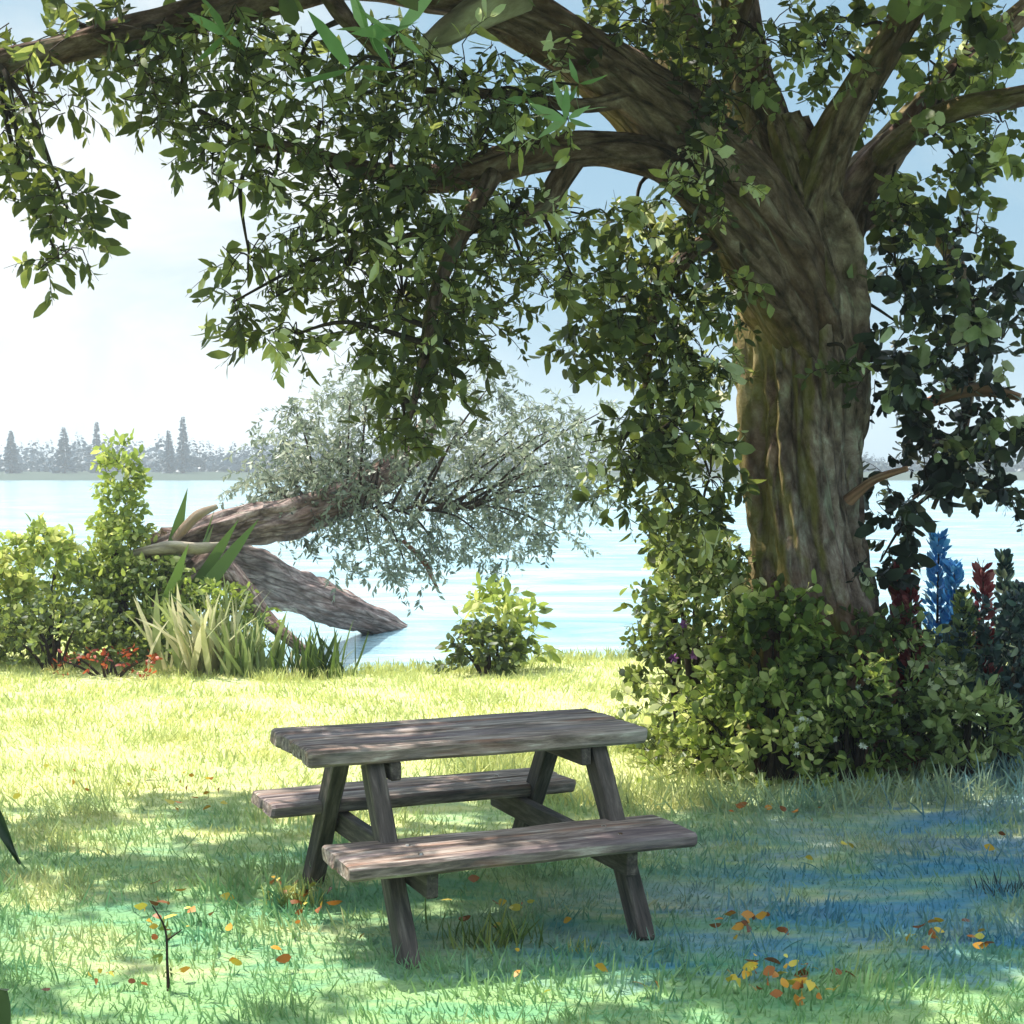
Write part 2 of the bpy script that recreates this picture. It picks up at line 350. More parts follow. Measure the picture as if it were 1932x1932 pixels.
for (n, y0, y1, h, w, cl) in ((215000, 4.2, 18, .05, .11, 0), (36000, 4.2, 18, .085, .07, .12)):
    P, D, hh, w = blades(n, -7.6, 7.6, y0, y1, h, w, clump=cl)
    gb.leaves(P, D, hh, w * (1 + P[:, 1] * .05), rng.normal(.5, .2, len(P)), 0, .5, .05, 'blade')
# uneven taller clumps
cc = [(random.uniform(-6, 6), random.uniform(4.6, 15.5), random.uniform(.05, .22)) for _ in range(450)]
Pc = np.array([(a + random.gauss(0, r), b + random.gauss(0, r * .7), 0) for a, b, r in cc for _ in range(46)]); Pc[:, 2] = [gz(a, b) - .005 for a, b, _ in Pc]
Dc = rng.normal(size=Pc.shape) * .55; Dc[:, 2] = 1
gb.leaves(Pc, Dc, rng.uniform(.04, .12, len(Pc)), .06, rng.normal(.5, .3, len(Pc)), 0, .8, .05, 'blade')
aa = rng.uniform(0, 2 * PI, 5200); Pf = np.array([(1.55 + 1.75 * math.cos(a) + random.gauss(0, .15), 9.75 + 1.0 * math.sin(a) + random.gauss(-.1, .16), 0) for a in aa]); Pf[:, 2] = [gz(a, b) - .005 for a, b, _ in Pf]
Df = rng.normal(size=Pf.shape) * .5; Df[:, 2] = 1
gb.leaves(Pf, Df, rng.uniform(.06, .2, len(Pf)), .06, rng.normal(.5, .3, len(Pf)), 0, .9, .05, 'blade')
# longer fringe along the water's edge
ex = rng.uniform(-6, 5, 5200); P = np.array([(x, bank(x) + random.gauss(-.05, .14), 0) for x in ex]); P[:, 2] = [gz(x, y) for x, y, _ in P]
D = rng.normal(size=(len(P), 3)) * .35; D[:, 2] = 1
gb.leaves(P, D, rng.uniform(.05, .14, len(P)), .1, rng.normal(.4, .2, len(P)), 0, .5, .05, 'blade')
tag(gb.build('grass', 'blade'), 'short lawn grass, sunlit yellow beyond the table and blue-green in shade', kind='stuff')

# fallen leaves
lf = MB(); P = []
for (px, py, sx, sy, n) in ((545, 1700, 30, 22, 16), (590, 1735, 35, 18, 10), (310, 1745, 30, 30, 16), (1400, 1765, 35, 14, 14), (1470, 1868, 55, 22, 34), (1800, 1782, 60, 22, 14), (1520, 1895, 30, 12, 12), (950, 1750, 60, 30, 12),
                            (330, 1500, 60, 22, 22), (1440, 1545, 60, 8, 10), (1150, 1850, 120, 40, 8), (200, 1880, 80, 30, 8), (60, 1480, 60, 20, 12), (1650, 1440, 60, 12, 12), (1700, 1640, 150, 80, 10), (420, 1830, 100, 60, 10)):
    for _ in range(n):
        x_ = random.gauss(px, sx); y_ = min(random.gauss(py, sy), 1925); d = EYE * F / (y_ / 1932 - .455); q = pt(x_, y_, d); P.append((q.x, q.y, gz(q.x, q.y) + random.uniform(.035, .06)))
P = np.array(P); D = rng.normal(size=P.shape); D[:, 2] *= .15
lf.leaves(P, D, rng.uniform(.03, .07, len(P)), .55, rng.uniform(0, 1, len(P)), 0, .3, .15)
tag(lf.build('fallen_leaves', 'litter'), 'scattered orange and yellow fallen leaves lying on the lawn', kind='stuff')

# ------------------------------------------------------------------ lake
m, nt, out = mat('lake_water')
geo = N(nt, 'ShaderNodeNewGeometry'); pos = geo.outputs['Position']
p = N(nt, 'ShaderNodeBsdfPrincipled'); p.inputs['Roughness'].default_value = .12; p.inputs['IOR'].default_value = 1.33
n1 = noisef(nt, mapping(nt, pos, (.16, .42, 1), (0, 0, .08)), 1.1, 7, .68, 1.8)
L(nt, ramp(nt, n1, [(.35, (.17, .33, .42)), (.5, (.3, .46, .52)), (.65, (.52, .63, .66))]), p.inputs['Base Color'])
h = mth(nt, 'ADD', noisef(nt, mapping(nt, pos, (.7, 1.5, 1), (0, 0, .15)), 2.2, 5, .65, 1.), mth(nt, 'MULTIPLY', noisef(nt, mapping(nt, pos, (1, 3, 1), (0, 0, -.1)), 7, 3), .3))
b = N(nt, 'ShaderNodeBump'); b.inputs['Strength'].default_value = .55; b.inputs['Distance'].default_value = .12
L(nt, h, b.inputs['Height']); L(nt, b.outputs[0], p.inputs['Normal']); L(nt, p.outputs[0], out.inputs['Surface'])
M['water'] = m
w = MB(); w.add([(-690, 12.5, -.5), (690, 12.5, -.5), (690, 275, -.5), (-690, 275, -.5)], [(0, 1, 2, 3)]); tag(w.build('lake', 'water'), 'pale blue rippled lake water', kind='structure')

# ------------------------------------------------------------------ far shore
def fir(mb, x, y, z, h, r, n, mt=0):
    t = rng.random(n) ** .7; a = rng.random(n) * 2 * PI; rr = r * (1 - t) * (.55 + .6 * rng.random(n)) + .1
    P = np.c_[x + rr * np.cos(a) * .4, y + rr * np.sin(a) * .4, z + h * (.08 + .92 * t)]
    D = np.c_[np.cos(a), np.sin(a), -.35 + rng.normal(size=n) * .25]
    mb.leaves(P, D, (r * (1 - t) * .8 + h * .04) * rng.uniform(.6, 1.2, n), .5, rng.random(n), mt, .2)
def wood_h(px): return 6.5 + 3.2 * noise.noise(Vector((px * .006, 0, 2))) + 2 * noise.noise(Vector((px * .02, 4, 2)))
fw = MB()
for i in range(1500):
    px = random.uniform(-700, 2500); y = random.uniform(282, 330); q = pt(px, 870, y); h = max(2.5, wood_h(px)) * random.uniform(.4, 1.15)
    if px > 520: h *= max(.6, 1 - (px - 520) / 700)
    fir(fw, q.x, y, .5, h, h * random.uniform(.15, .6), 42)
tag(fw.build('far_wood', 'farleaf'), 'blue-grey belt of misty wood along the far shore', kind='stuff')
for (px, top, w_, lab) in ((345, 786, .11, 'tall narrow fir with a ragged tip, rightmost above the far shore wood'), (120, 806, .2, 'broad fir above the left part of the far shore wood'), (182, 796, .1, 'slim fir rising above the middle of the far shore wood'), (318, 812, .14, 'blue-grey fir directly left of the ragged-tipped fir on the far shore'), (20, 812, .2, 'fir at the left end of the visible far shore wood')):
    y = 279; q = pt(px, top, y); h = q.z - .2
    e = empty('fir_tree', (q.x, y, .2), lab, 'fir tree', 'firs standing out of the far wood')
    t_ = MB(); t_.tube([(q.x, y, .2), (q.x, y, .2 + h * .95)], [.35, .06], 6, 3); t_.build('trunk', 'twig', e)
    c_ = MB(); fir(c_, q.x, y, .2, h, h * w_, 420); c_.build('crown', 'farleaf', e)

# ------------------------------------------------------------------ the big tree
TD = 9.95; S9 = TD / F / 1932      # metres per picture unit at the tree
base = pt(1545, 1440, TD); base.z = 0
tree = empty('shade_tree', (base.x, base.y, 0), 'huge gnarled shade tree with forking limbs on the right of the lawn', 'tree')
TK = 1.07
def path(lst, k=1., q=TK): return [pt(a, b, d * q) for a, b, d, r in lst], [r * d * q / F / 1932 * k for a, b, d, r in lst]
def limb(name, lst, mt='limb', sides=20, res=8, flute=.2, seed=0., parent=tree, label=None, twist=.3, stretch=.22):
    mb = MB(); P, R = path(lst, 1., TK if parent is tree else 1.); mb.tube(P, R, sides, res, 0, flute=flute, seed=seed, twist=twist, stretch=stretch); o = mb.build(name, mt, parent)
    if label: o['label'] = label
    return o, P
LP = []
tp = MB(); P, R = path([(1560, 1500, 9.3, 205), (1555, 1390, 9.3, 150), (1542, 1250, 9.3, 124), (1530, 1080, 9.3, 112), (1520, 900, 9.3, 108), (1522, 720, 9.3, 100), (1520, 570, 9.3, 100), (1502, 460, 9.3, 108), (1478, 350, 9.3, 88), (1455, 240, 9.35, 62)])
tp.tube(P, R, 96, 26, 0, flute=.42, seed=3.3, twist=.3); tp.build('trunk', 'bark', tree)
limbs = [
 ('limb', [(1530, 660, 9.25, 70), (1470, 520, 9.1, 88), (1390, 375, 8.9, 84), (1290, 265, 8.7, 76), (1180, 165, 8.5, 64), (1060, 75, 8.3, 56), (950, 15, 8.1, 50), (840, -25, 7.9, 44), (650, -40, 7.7, 36), (470, 5, 7.5, 34), (290, 52, 7.3, 30), (110, 95, 7.1, 26), (-120, 140, 6.9, 18)]),
 ('limb', [(1490, 600, 9.1, 40), (1420, 470, 8.9, 50), (1330, 365, 8.7, 44), (1230, 300, 8.5, 36), (1110, 282, 8.3, 31), (970, 302, 8.1, 30), (840, 335, 8.0, 25), (700, 322, 7.9, 18), (560, 280, 7.8, 11), (430, 262, 7.7, 6)]),
 ('limb', [(1500, 560, 9.4, 60), (1440, 400, 9.5, 66), (1350, 280, 9.6, 62), (1292, 170, 9.7, 50), (1278, 50, 9.8, 42), (1262, -90, 9.9, 34), (1240, -280, 10, 22)]),
 ('limb', [(1500, 520, 9.3, 60), (1478, 380, 9.3, 66), (1432, 240, 9.35, 56), (1404, 110, 9.4, 44), (1386, -30, 9.4, 38), (1420, -250, 9.5, 24), (1400, -420, 9.5, 12)]),
 ('limb', [(1540, 560, 9.3, 60), (1528, 420, 9.2, 58), (1562, 290, 9.1, 44), (1620, 170, 9.0, 34), (1700, 40, 8.9, 29), (1770, -90, 8.8, 22), (1850, -260, 8.7, 12)]),
 ('limb', [(1560, 560, 9.35, 56), (1576, 430, 9.45, 50), (1632, 335, 9.6, 42), (1712, 245, 9.7, 34), (1800, 145, 9.8, 28), (1900, 50, 9.9, 22), (2040, -80, 10, 12)]),
 ('branch', [(1650, 315, 9.6, 30), (1720, 250, 9.3, 25), (1800, 208, 9.0, 22), (1920, 182, 8.8, 19), (2060, 160, 8.6, 12), (2200, 200, 8.4, 6)]),
 ('branch', [(1090, 285, 8.3, 24), (1050, 345, 8.2, 22), (1020, 400, 8.1, 17), (930, 425, 8.0, 12), (800, 440, 7.9, 8), (680, 470, 7.8, 5)]),
 ('branch', [(600, -45, 7.7, 22), (640, 20, 7.5, 18), (690, 75, 7.4, 12), (740, 130, 7.3, 6)]),
 ('branch', [(1350, 120, 9.0, 10), (1380, 60, 9.0, 22), (1420, -60, 9.0, 20), (1450, -260, 9, 12)]),
 ('branch', [(930, 330, 8.0, 18), (880, 420, 7.8, 16), (820, 560, 7.6, 13), (800, 680, 7.5, 10), (770, 800, 7.4, 5)]),
 ('branch', [(1600, 420, 9.5, 30), (1700, 400, 9.8, 20), (1790, 470, 9.8, 16), (1830, 620, 9.7, 12), (1820, 800, 9.6, 8), (1760, 960, 9.5, 4)]),
 ('branch', [(1400, 420, 9.0, 26), (1300, 480, 8.9, 20), (1240, 560, 8.8, 15), (1220, 700, 8.8, 10), (1240, 860, 8.8, 5)]),
 ('branch', [(1200, 180, 8.5, 20), (1100, 200, 8.2, 14), (960, 180, 8, 10), (800, 170, 7.8, 7)]),
]
limb_pts = []
for i, (nm, l) in enumerate(limbs):
    o, P = limb(nm, l, seed=i * 3.1, sides=28 if nm == 'limb' else 12, flute=.3 if nm == 'limb' else .2, res=9)
    for k in range(len(P) - 1):
        for j in range(4): limb_pts.append(P[k].lerp(P[k + 1], j / 4))
limb('branch_stub', [(985, -10, 8.05, 34), (900, 25, 7.9, 32), (850, 55, 7.8, 27), (800, 82, 7.75, 13)], 'barewood', 14, 5, .3, 40, label='pale bare broken stub hanging from the long left limb')
limb('broken_twig', [(1600, 945, 9.0, 13), (1650, 905, 8.9, 9), (1712, 884, 8.8, 6)], 'redtwig', 8, 4, .2, 50, label='short reddish broken twig on the right of the trunk')
limb('broken_twig', [(1740, 765, 9.4, 9), (1800, 742, 9.2, 14), (1860, 735, 9.1, 14), (1925, 750, 9., 8)], 'redtwig', 8, 4, .25, 55, label='reddish dead branch among the dark right-hand leaves')

def near_limb(p):
    return min(limb_pts, key=lambda q: (q - p).length)
def crown_cluster(mb, cx, cy, rx, ry, n, tone, d0, d1, size=.125, wr=.46, shape='oval', droop=.6):
    """n leafy twigs grown round a branchlet that reaches from the closest limb"""
    d0 *= TK; d1 *= TK; c = pt(cx, cy, (d0 + d1) / 2); q = near_limb(c); mid = q.lerp(c, .5) + Vector((random.gauss(0, .06), random.gauss(0, .1), .08))
    mb.tube([q, mid, c], [.018, .012, .006], 5, 5, 1, cap=False)
    U, W = inell(n)
    for u, w_ in zip(U, W):
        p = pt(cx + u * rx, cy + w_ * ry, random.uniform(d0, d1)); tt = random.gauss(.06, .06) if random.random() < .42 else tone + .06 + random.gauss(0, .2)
        if random.random() < .35: mb.tube([c.lerp(p, .1), c.lerp(p, .55) + Vector((0, 0, .03)), p], [.005, .004, .003], 3, 2, 1, cap=False)
        d = Vector((random.gauss(0, 1), random.gauss(0, 1), random.gauss(-.2, .7))) + (p - c) * .8
        if random.random() < .1: tt = random.choice((.8, .95))
        mb.twig(p, d, random.uniform(.14, .32), random.randint(6, 11), size * random.choice((.55, .8, 1, 1.25)), wr * random.uniform(.75, 1.15), tt, 0, 1, droop, .0035, shape=shape)
EL = [ # cx cy rx ry n tone d0 d1 size wr
 (60,170,90,110,20,.22,6.6,7.6),(35,300,45,90,12,.2,6.6,7.4),(180,60,170,60,20,.35,6.8,7.8),(250,120,120,70,14,.25,6.8,7.6),(340,190,110,60,16,.3,6.8,7.8),
 (430,60,110,55,16,.6,6.9,7.9),(470,130,70,50,9,.6,6.9,7.6),(450,245,110,35,14,.18,6.9,7.9),(560,130,60,70,10,.4,7,8),(610,235,90,70,14,.3,7,8),(520,330,60,40,6,.25,7.2,8),
 (95,360,80,25,7,.15,6.7,7.3),(130,410,55,45,7,.1,6.6,7.2),(110,490,55,45,6,.25,6.8,7.4),(400,290,50,40,6,.3,6.9,7.6),
 (740,130,100,90,18,.5,7.2,8.3),(730,250,110,80,20,.38,7.2,8.4),(880,160,110,90,20,.45,7.3,8.4),(900,270,120,70,18,.42,7.4,8.5),(1010,170,80,90,12,.45,7.6,8.4),
 (650,370,110,50,15,.2,7.4,8.3),(780,380,110,60,16,.25,7.4,8.4),(470,480,60,60,7,.55,7.3,8),(440,570,50,60,6,.12,7.2,7.8),(520,560,60,80,8,.15,7.2,8),(570,470,60,60,10,.3,7.3,8.2),
 (660,500,90,80,17,.22,7.4,8.3),(760,560,90,90,19,.25,7.4,8.3),(860,470,100,80,17,.3,7.4,8.4),(560,630,110,24,9,.75,7.2,7.9),(680,620,60,40,7,.3,7.4,8),(880,600,70,80,14,.12,7.4,8.2),
 (790,700,50,60,9,.08,7.3,7.9),(765,790,50,70,9,.06,7.3,7.8),(850,700,50,60,7,.08,7.4,8),(990,500,70,80,12,.25,7.8,8.6),(1080,520,50,50,5,.5,7.9,8.5),(1030,410,80,50,11,.35,7.8,8.6),(960,390,60,40,7,.6,7.6,8.2),
 (1150,60,90,60,12,.5,8.2,9),(1210,40,80,50,8,.35,8.6,9.4),(1330,90,90,80,15,.52,8.4,9.2),(1440,70,80,80,14,.5,8.5,9.3),(1370,180,110,70,13,.5,8.3,8.9),(1340,290,90,60,6,.75,8,8.4),(1330,350,80,30,4,.8,8,8.4),
 (1200,420,65,50,11,.72,8.2,8.9),(1300,430,60,60,7,.4,8.4,8.9),(1160,560,60,70,11,.12,8.2,8.9),(1130,640,70,60,11,.15,8.2,8.9),(1200,500,60,50,9,.35,8.3,9),(1270,560,70,70,14,.5,8.4,9),(1350,540,50,70,9,.45,8.6,9.1),
 (1240,660,70,80,13,.4,8.4,9),(1330,680,55,90,14,.78,8.5,9),(1310,790,60,70,12,.72,8.5,9),(1230,780,60,60,9,.3,8.5,9),(1170,850,60,40,9,.1,8.2,8.8),(1250,880,70,70,15,.3,8.5,9.1),(1340,900,45,80,10,.4,8.7,9.2),
 (1180,930,40,30,4,.06,8.2,8.6),(1280,980,80,60,13,.35,8.6,9.2),
 (1560,90,60,90,11,.5,8.6,9.4),(1620,50,60,50,9,.55,8.6,9.4),(1640,200,40,60,5,.5,8.7,9.2),(1750,110,60,60,9,.35,8.8,9.7),(1850,90,80,80,15,.3,8.8,9.8),(1830,30,90,40,10,.35,8.8,9.8),(1770,270,60,40,9,.35,8.8,9.7),(1890,230,50,50,9,.25,8.6,9.4),
 (1680,350,50,60,9,.4,9,9.7),(1740,400,70,60,13,.45,9,9.8),(1830,330,60,60,12,.5,9,9.8),(1690,500,60,80,15,.25,9,9.8),(1780,500,70,60,14,.4,9,9.9),(1840,440,50,50,9,.5,9.1,9.8),(1850,560,50,60,10,.2,9,9.8),
 (1710,620,60,70,14,.12,8.8,9.7),(1800,650,80,60,15,.25,9,9.8),(1890,640,50,60,9,.1,9,9.6),(1690,720,50,60,9,.1,8.8,9.5),(1600,700,50,30,5,.05,8.7,8.9),(1780,760,80,50,12,.1,9,9.7),(1880,790,60,60,13,.06,9,9.6),(1740,850,80,60,14,.06,9,9.6),(1850,870,70,50,13,.06,9,9.6),(1890,930,45,35,8,.05,9,9.5),
 (1700,960,60,60,12,.08,9,9.7),(1660,1060,50,50,8,.12,8.9,9.4),(1905,540,30,50,5,.15,9,9.5)]
parts = [MB(), MB(), MB(), MB()]
for e in EL:
    cx, cy, rx, ry, n, tone, d0, d1 = e
    right = cx > 1600; k = 0 if cx < 1120 else ((3 if cy < 450 else 2) if right else 1)
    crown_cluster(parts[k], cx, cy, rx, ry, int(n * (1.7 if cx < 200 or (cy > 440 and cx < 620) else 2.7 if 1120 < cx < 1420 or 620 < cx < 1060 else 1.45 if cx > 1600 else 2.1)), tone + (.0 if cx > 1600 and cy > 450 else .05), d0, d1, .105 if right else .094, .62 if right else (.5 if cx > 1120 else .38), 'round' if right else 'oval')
# unseen crown above the view shades the lawn, gaps shaped for sun patches
def sun_vec(): return Vector((-.55, .40, 1.0)).normalized()
SUN = sun_vec()
up_mb = MB()
SUNNY = [(250,1780,90,30),(2046,1530,190,45),(730,1840,110,75),(540,1790,210,62),(900,1895,150,65),(50,1770,90,42),(230,1905,140,30),(1430,1440,140,40),(1890,1520,80,40),(1480,1655,70,22),(1880,1915,130,45),(1150,1850,90,26),(1340,1330,170,80),(640,1560,60,14),(1700,1420,60,30),(300,1575,110,14)]
def sunny(x, y):
    if y < 1.5: return False
    py = (.455 + EYE * F / y) * 1932; px = (.5 + x * F / y) * 1932
    px += 40 * noise.noise(Vector((x * 2, y * 2, 0))); py += 25 * noise.noise(Vector((x * 2, y * 2, 7)))
    if px < -500 or px > 2500: return False
    if py < (1510 if px < 1180 else 1270): return True
    return any(((px - a) / c) ** 2 + ((py - b) / d) ** 2 < 1.9 for a, b, c, d in SUNNY)
cnt = 0
while cnt < 620:
    x = random.uniform(-8, 6.5); y = random.uniform(3.6, 14.5); z = random.uniform(3.9, 6.8)
    if z < EYE + .3 * y + .35: continue
    if ((x + .9) / 7.2) ** 2 + ((y - 8.6) / 5.6) ** 2 + ((z - 4.6) / 2.6) ** 2 > 1: continue
    g0 = Vector((x, y, z)) - SUN * (z / SUN.z)     # where its shadow falls
    if sunny(g0.x, g0.y) or g0.y < 3.5: continue
    cnt += 1
    c = Vector((x, y, z)); q = near_limb(c)
    if cnt % 3 == 0 and (q - c).length < 1.3 and min(q.z - EYE - .3 * q.y, 0) > -.1: up_mb.tube([q, q.lerp(c, .5) + Vector((0, 0, .15)), c], [.03, .018, .006], 5, 4, 1, cap=False)
    for _ in range(8):
        p = c + Vector((random.gauss(0, .35), random.gauss(0, .35), random.gauss(0, .2))); g1 = p - SUN * (p.z / SUN.z)
        if sunny(g1.x, g1.y) or sunny(g1.x - .1, g1.y) or sunny(g1.x + .1, g1.y): continue
        up_mb.twig(p, (random.gauss(0, 1), random.gauss(0, 1), random.gauss(0, .4)), .32, 9, .16, .62, .4, 0, 1, .4, .005)
up_mb.build('crown', ['crown', 'twig'], tree)  # unseen crown above the view, gaps shaped for sun patches
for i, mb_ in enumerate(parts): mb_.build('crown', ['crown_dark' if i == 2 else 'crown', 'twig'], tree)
# bright pointed shoots
for (cx, cy, n, sz, tn) in ((700, 60, 9, .26, .6), (660, 130, 4, .3, .35), (750, 60, 4, .26, .8), (1070, 225, 8, .22, .8), (1090, 160, 4, .16, .5), (420, 70, 6, .2, .6), (1000, 180, 4, .18, .5)):
    sh = MB(); P, D = [], []
    c = pt(cx, cy, 7.5 if cx < 900 else 8.1)
    for k in range(n):
        a = 2 * PI * k / n + random.random(); P.append(tuple(c + Vector((random.gauss(0, .01),) * 3))); D.append((math.cos(a), random.gauss(0, .3) - .2, math.sin(a) * (.9 if cy > 200 else 1) + (.4 if cy > 200 else -.1)))
    sh.leaves(P, D, sz * rng.uniform(.6, 1.15, n), .26, tn + rng.normal(size=n) * .15, 0, .2, shape='lance')
    q = near_limb(c); sh.tube([q, q.lerp(c, .5) + Vector((0, 0, .04)), c], [.012, .009, .006], 5, 4, 1)
    sh.build('young_shoot', ['shoot', 'twig'], tree)

# ------------------------------------------------------------------ shrubs
def shrub(name, label, cat, px, py, wpx, hpx, d, n, mt, size, wr=.5, tone=.5, tvar=.15, group=None, lean=0, dens=1., shape='oval', up=.6, depth=.6, extra=None, twl=.22, nl=8):
    b_ = pt(px, py, d); s = d / F / 1932; h = hpx * s; w_ = wpx * s / 2; z0 = max(gz(b_.x, b_.y), -.5)
    e = empty(name, (b_.x, b_.y, z0), label, cat, group)
    st = MB(); fo = MB(); ends = []
    for k in range(max(5, int(8 * dens))):
        a = random.random() * 2 * PI; r = math.sqrt(random.random()); zt = z0 + h * random.uniform(.5, .92) * (1 - .35 * r * r)
        tip = Vector((b_.x + lean * h + r * w_ * .8 * math.cos(a), b_.y + r * w_ * depth * .8 * math.sin(a), zt))
        b0_ = Vector((b_.x + .15 * w_ * math.cos(a), b_.y + .15 * w_ * math.sin(a), z0 - .03))
        st.tube([b0_, b0_.lerp(tip, .5) + Vector((0, 0, .1 * h)), tip], [.014 * (1 + h), .009 * (1 + h), .004], 5, 5, 0, cap=False); ends.append((b0_, tip))
    for _ in range(n):
        a = random.random() * 2 * PI; cz = random.random() ** .8; rr = math.sqrt(random.random())
        prof_ = math.sqrt(max(0, 1 - cz ** 2.2)) * (1 + .25 * noise.noise(Vector((math.cos(a) * 1.5, math.sin(a) * 1.5, cz * 3 + px))))
        rr = .25 + .75 * rr
        p = Vector((b_.x + lean * h * cz + rr * prof_ * w_ * math.cos(a), b_.y + rr * prof_ * w_ * depth * math.sin(a), z0 + cz * h * (1 + .16 * noise.noise(Vector((math.cos(a) * 2, math.sin(a) * 2, px * .1))))))
        dvec = Vector((math.cos(a) * .8, math.sin(a) * .8, random.gauss(up, .4)))
        fo.twig(p, dvec, twl * random.uniform(.6, 1.3), nl, size, wr, tone + tvar * 1.6 * noise.noise(p * 2.5) + random.gauss(0, tvar * .4), 0, 1, .35, .003, shape=shape, tonevar=tvar * .5)
    st.build('stems', 'twig', e); f = fo.build('foliage', [mt, 'twig'], e)
    if extra: extra(e, b_, z0, w_, h)
    return e
def blossoms(mt, n, sz, x0, x1, z0_, z1, name='blossom'):
    def fn(e, b, z0, w_, h):
        mb = MB()
        for _ in range(n):
            p = Vector((b.x + w_ * random.uniform(x0, x1), b.y - w_ * random.uniform(.55, .8), z0 + h * random.uniform(z0_, z1)))
            for k in range(6): mb.leaves([tuple(p)], [(math.cos(k * 1.05), -.5, math.sin(k * 1.05))], sz, .7, random.random(), 0, .2)
        mb.build(name, mt, e)
    return fn
# undergrowth round the tree's foot
G1 = "undergrowth shrubs round the big tree's foot"
shrub('shrub', 'olive shrub left of the trunk foot with violet and white blossoms', 'shrub', 1330, 1440, 240, 400, 9.9, 230, 'greenbush', .075, .55, .6, .35, G1, extra=blossoms('violet', 5, .035, -.6, .3, .45, .7))
shrub('shrub', 'grey-green leafy shrub reaching up the left side of the trunk', 'shrub', 1300, 1330, 220, 430, 10.4, 220, 'greenbush', .075, .6, .42, .3, G1)
shrub('shrub', 'yellow-tipped ivy bush hugging the front of the trunk foot', 'shrub', 1470, 1440, 230, 330, 9.5, 190, 'yellowbush', .08, .7, .5, .4, G1, shape='round')
shrub('shrub', 'low light-edged shrub spilling onto the lawn before the trunk', 'shrub', 1440, 1465, 400, 190, 9.4, 190, 'yellowbush', .075, .55, .6, .4, G1, extra=blossoms('pale', 9, .022, .1, .8, .4, .8))
shrub('shrub', 'dark shrub with scattered pale leaves right of the trunk foot', 'shrub', 1670, 1465, 270, 290, 9.6, 180, 'greenbush', .075, .6, .5, .35, G1, extra=blossoms('pale', 8, .025, -.6, .2, .3, .7))
shrub('shrub', 'dark blue-green shrub at the right edge behind the lawn', 'shrub', 1880, 1440, 280, 290, 9.8, 190, 'darkbush', .075, .5, .45, .3, G1)
shrub('shrub', 'small yellow-flecked shrub covering the reddish root of the trunk', 'shrub', 1600, 1465, 180, 200, 9.3, 110, 'yellowbush', .07, .55, .5, .4, G1)
shrub('shrub', 'low olive shrub with splayed leaves near the right edge', 'shrub', 1810, 1450, 200, 150, 9.4, 80, 'greenbush', .1, .4, .62, .2, G1, shape='lance')
# upright flowers behind on the right
def spike(px, top, bot, d, mt, lab, cat, w_=26, lean=0):
    b_ = pt(px, bot, d); b_.z = gz(b_.x, b_.y); t = pt(px + lean, top, d); s = d / F / 1932
    e = empty('tall_plant', b_, lab, cat, 'upright plants behind the tree on the right')
    st = MB(); st.tube([b_, b_.lerp(t, .5), t], [.012, .01, .004], 5, 4); st.build('stem', 'twig', e)
    lv = MB(); P, D = [], []
    for k in range(60):
        q = b_.lerp(t, random.uniform(0, .5)); a = random.random() * 2 * PI; P.append(tuple(q)); D.append((math.cos(a), math.sin(a), 1.4))
    lv.leaves(P, D, rng.uniform(.12, .28, 60), .16, rng.uniform(.1, .8, 60), 0, .4, shape='lance'); lv.build('leaves', 'darkbush', e)
    fl = MB(); P, D = [], []
    for k in range(320):
        u = random.uniform(.35, 1); q = b_.lerp(t, u); a = random.random() * 2 * PI; r = w_ * s * (1.15 - u) * random.random(); P.append((q.x + r * math.cos(a), q.y + r * math.sin(a), q.z)); D.append((math.cos(a), math.sin(a), 1.1))
    fl.leaves(P, D, rng.uniform(.05, .09, 320), .5, rng.random(320), 0, .2); fl.build('flower_spike' if mt != 'darkbush' else 'leaf_spike', mt, e)
for a in ((1700, 1075, 1330, 9.9, 'wine', 'dark red upright flower spike just right of the trunk', 'flower', 40), (1765, 1010, 1330, 10.2, 'blue', 'tallest bright blue flower spike right of the trunk', 'flower', 46, 6), (1735, 1120, 1330, 9.8, 'wine', 'red spike leaning left beside the tall blue one', 'flower', 34, -20),
          (1800, 1065, 1330, 10, 'blue', 'shorter blue flower spike right of the tallest one', 'flower', 30), (1855, 1070, 1330, 10.1, 'wine', 'wine-coloured spike between the blue spikes and the right edge', 'flower', 36), (1895, 1050, 1330, 10.4, 'darkbush', 'dark green pointed plant close to the right edge', 'plant', 34),
          (1818, 1125, 1330, 9.8, 'greenbush', 'pale green pointed plant between blue and wine spikes', 'plant', 34), (1925, 1110, 1330, 10, 'darkbush', 'dark upright plant cut by the right edge', 'plant', 34)): spike(*a)

# left bank
G2 = 'bushes on the left bank'
shrub('bush', 'tall upright yellow-green bush at the left bank by the water', 'bush', 228, 1225, 75, 370, 15.6, 200, 'yellowbush', .09, .5, .62, .25, G2, twl=.24)
shrub('bush', 'yellow-green bush round the foot of the upright bush', 'bush', 225, 1235, 150, 250, 15.45, 170, 'yellowbush', .085, .5, .58, .25, G2, twl=.22)
shrub('bush', 'broad sunlit yellow-green bush left of the upright bush', 'bush', 80, 1240, 210, 235, 15.2, 230, 'yellowbush', .1, .5, .66, .3, G2, twl=.24)
shrub('bush', 'yellow-green bush at the left picture edge', 'bush', -30, 1250, 200, 175, 14.9, 200, 'yellowbush', .1, .5, .6, .3, G2, twl=.24)
shrub('bush', 'mossy green bush under the bend of the fallen trunk', 'bush', 280, 1235, 260, 175, 15.4, 230, 'yellowbush', .09, .5, .5, .3, G2, twl=.28)
shrub('bush', 'low dark-shadowed bush in front on the left bank', 'bush', 110, 1262, 300, 120, 14.5, 170, 'greenbush', .08, .5, .4, .3, G2)
shrub('bush', 'green bush between the reeds and the fallen trunk', 'bush', 400, 1262, 200, 150, 14.8, 150, 'yellowbush', .08, .45, .42, .25, G2)
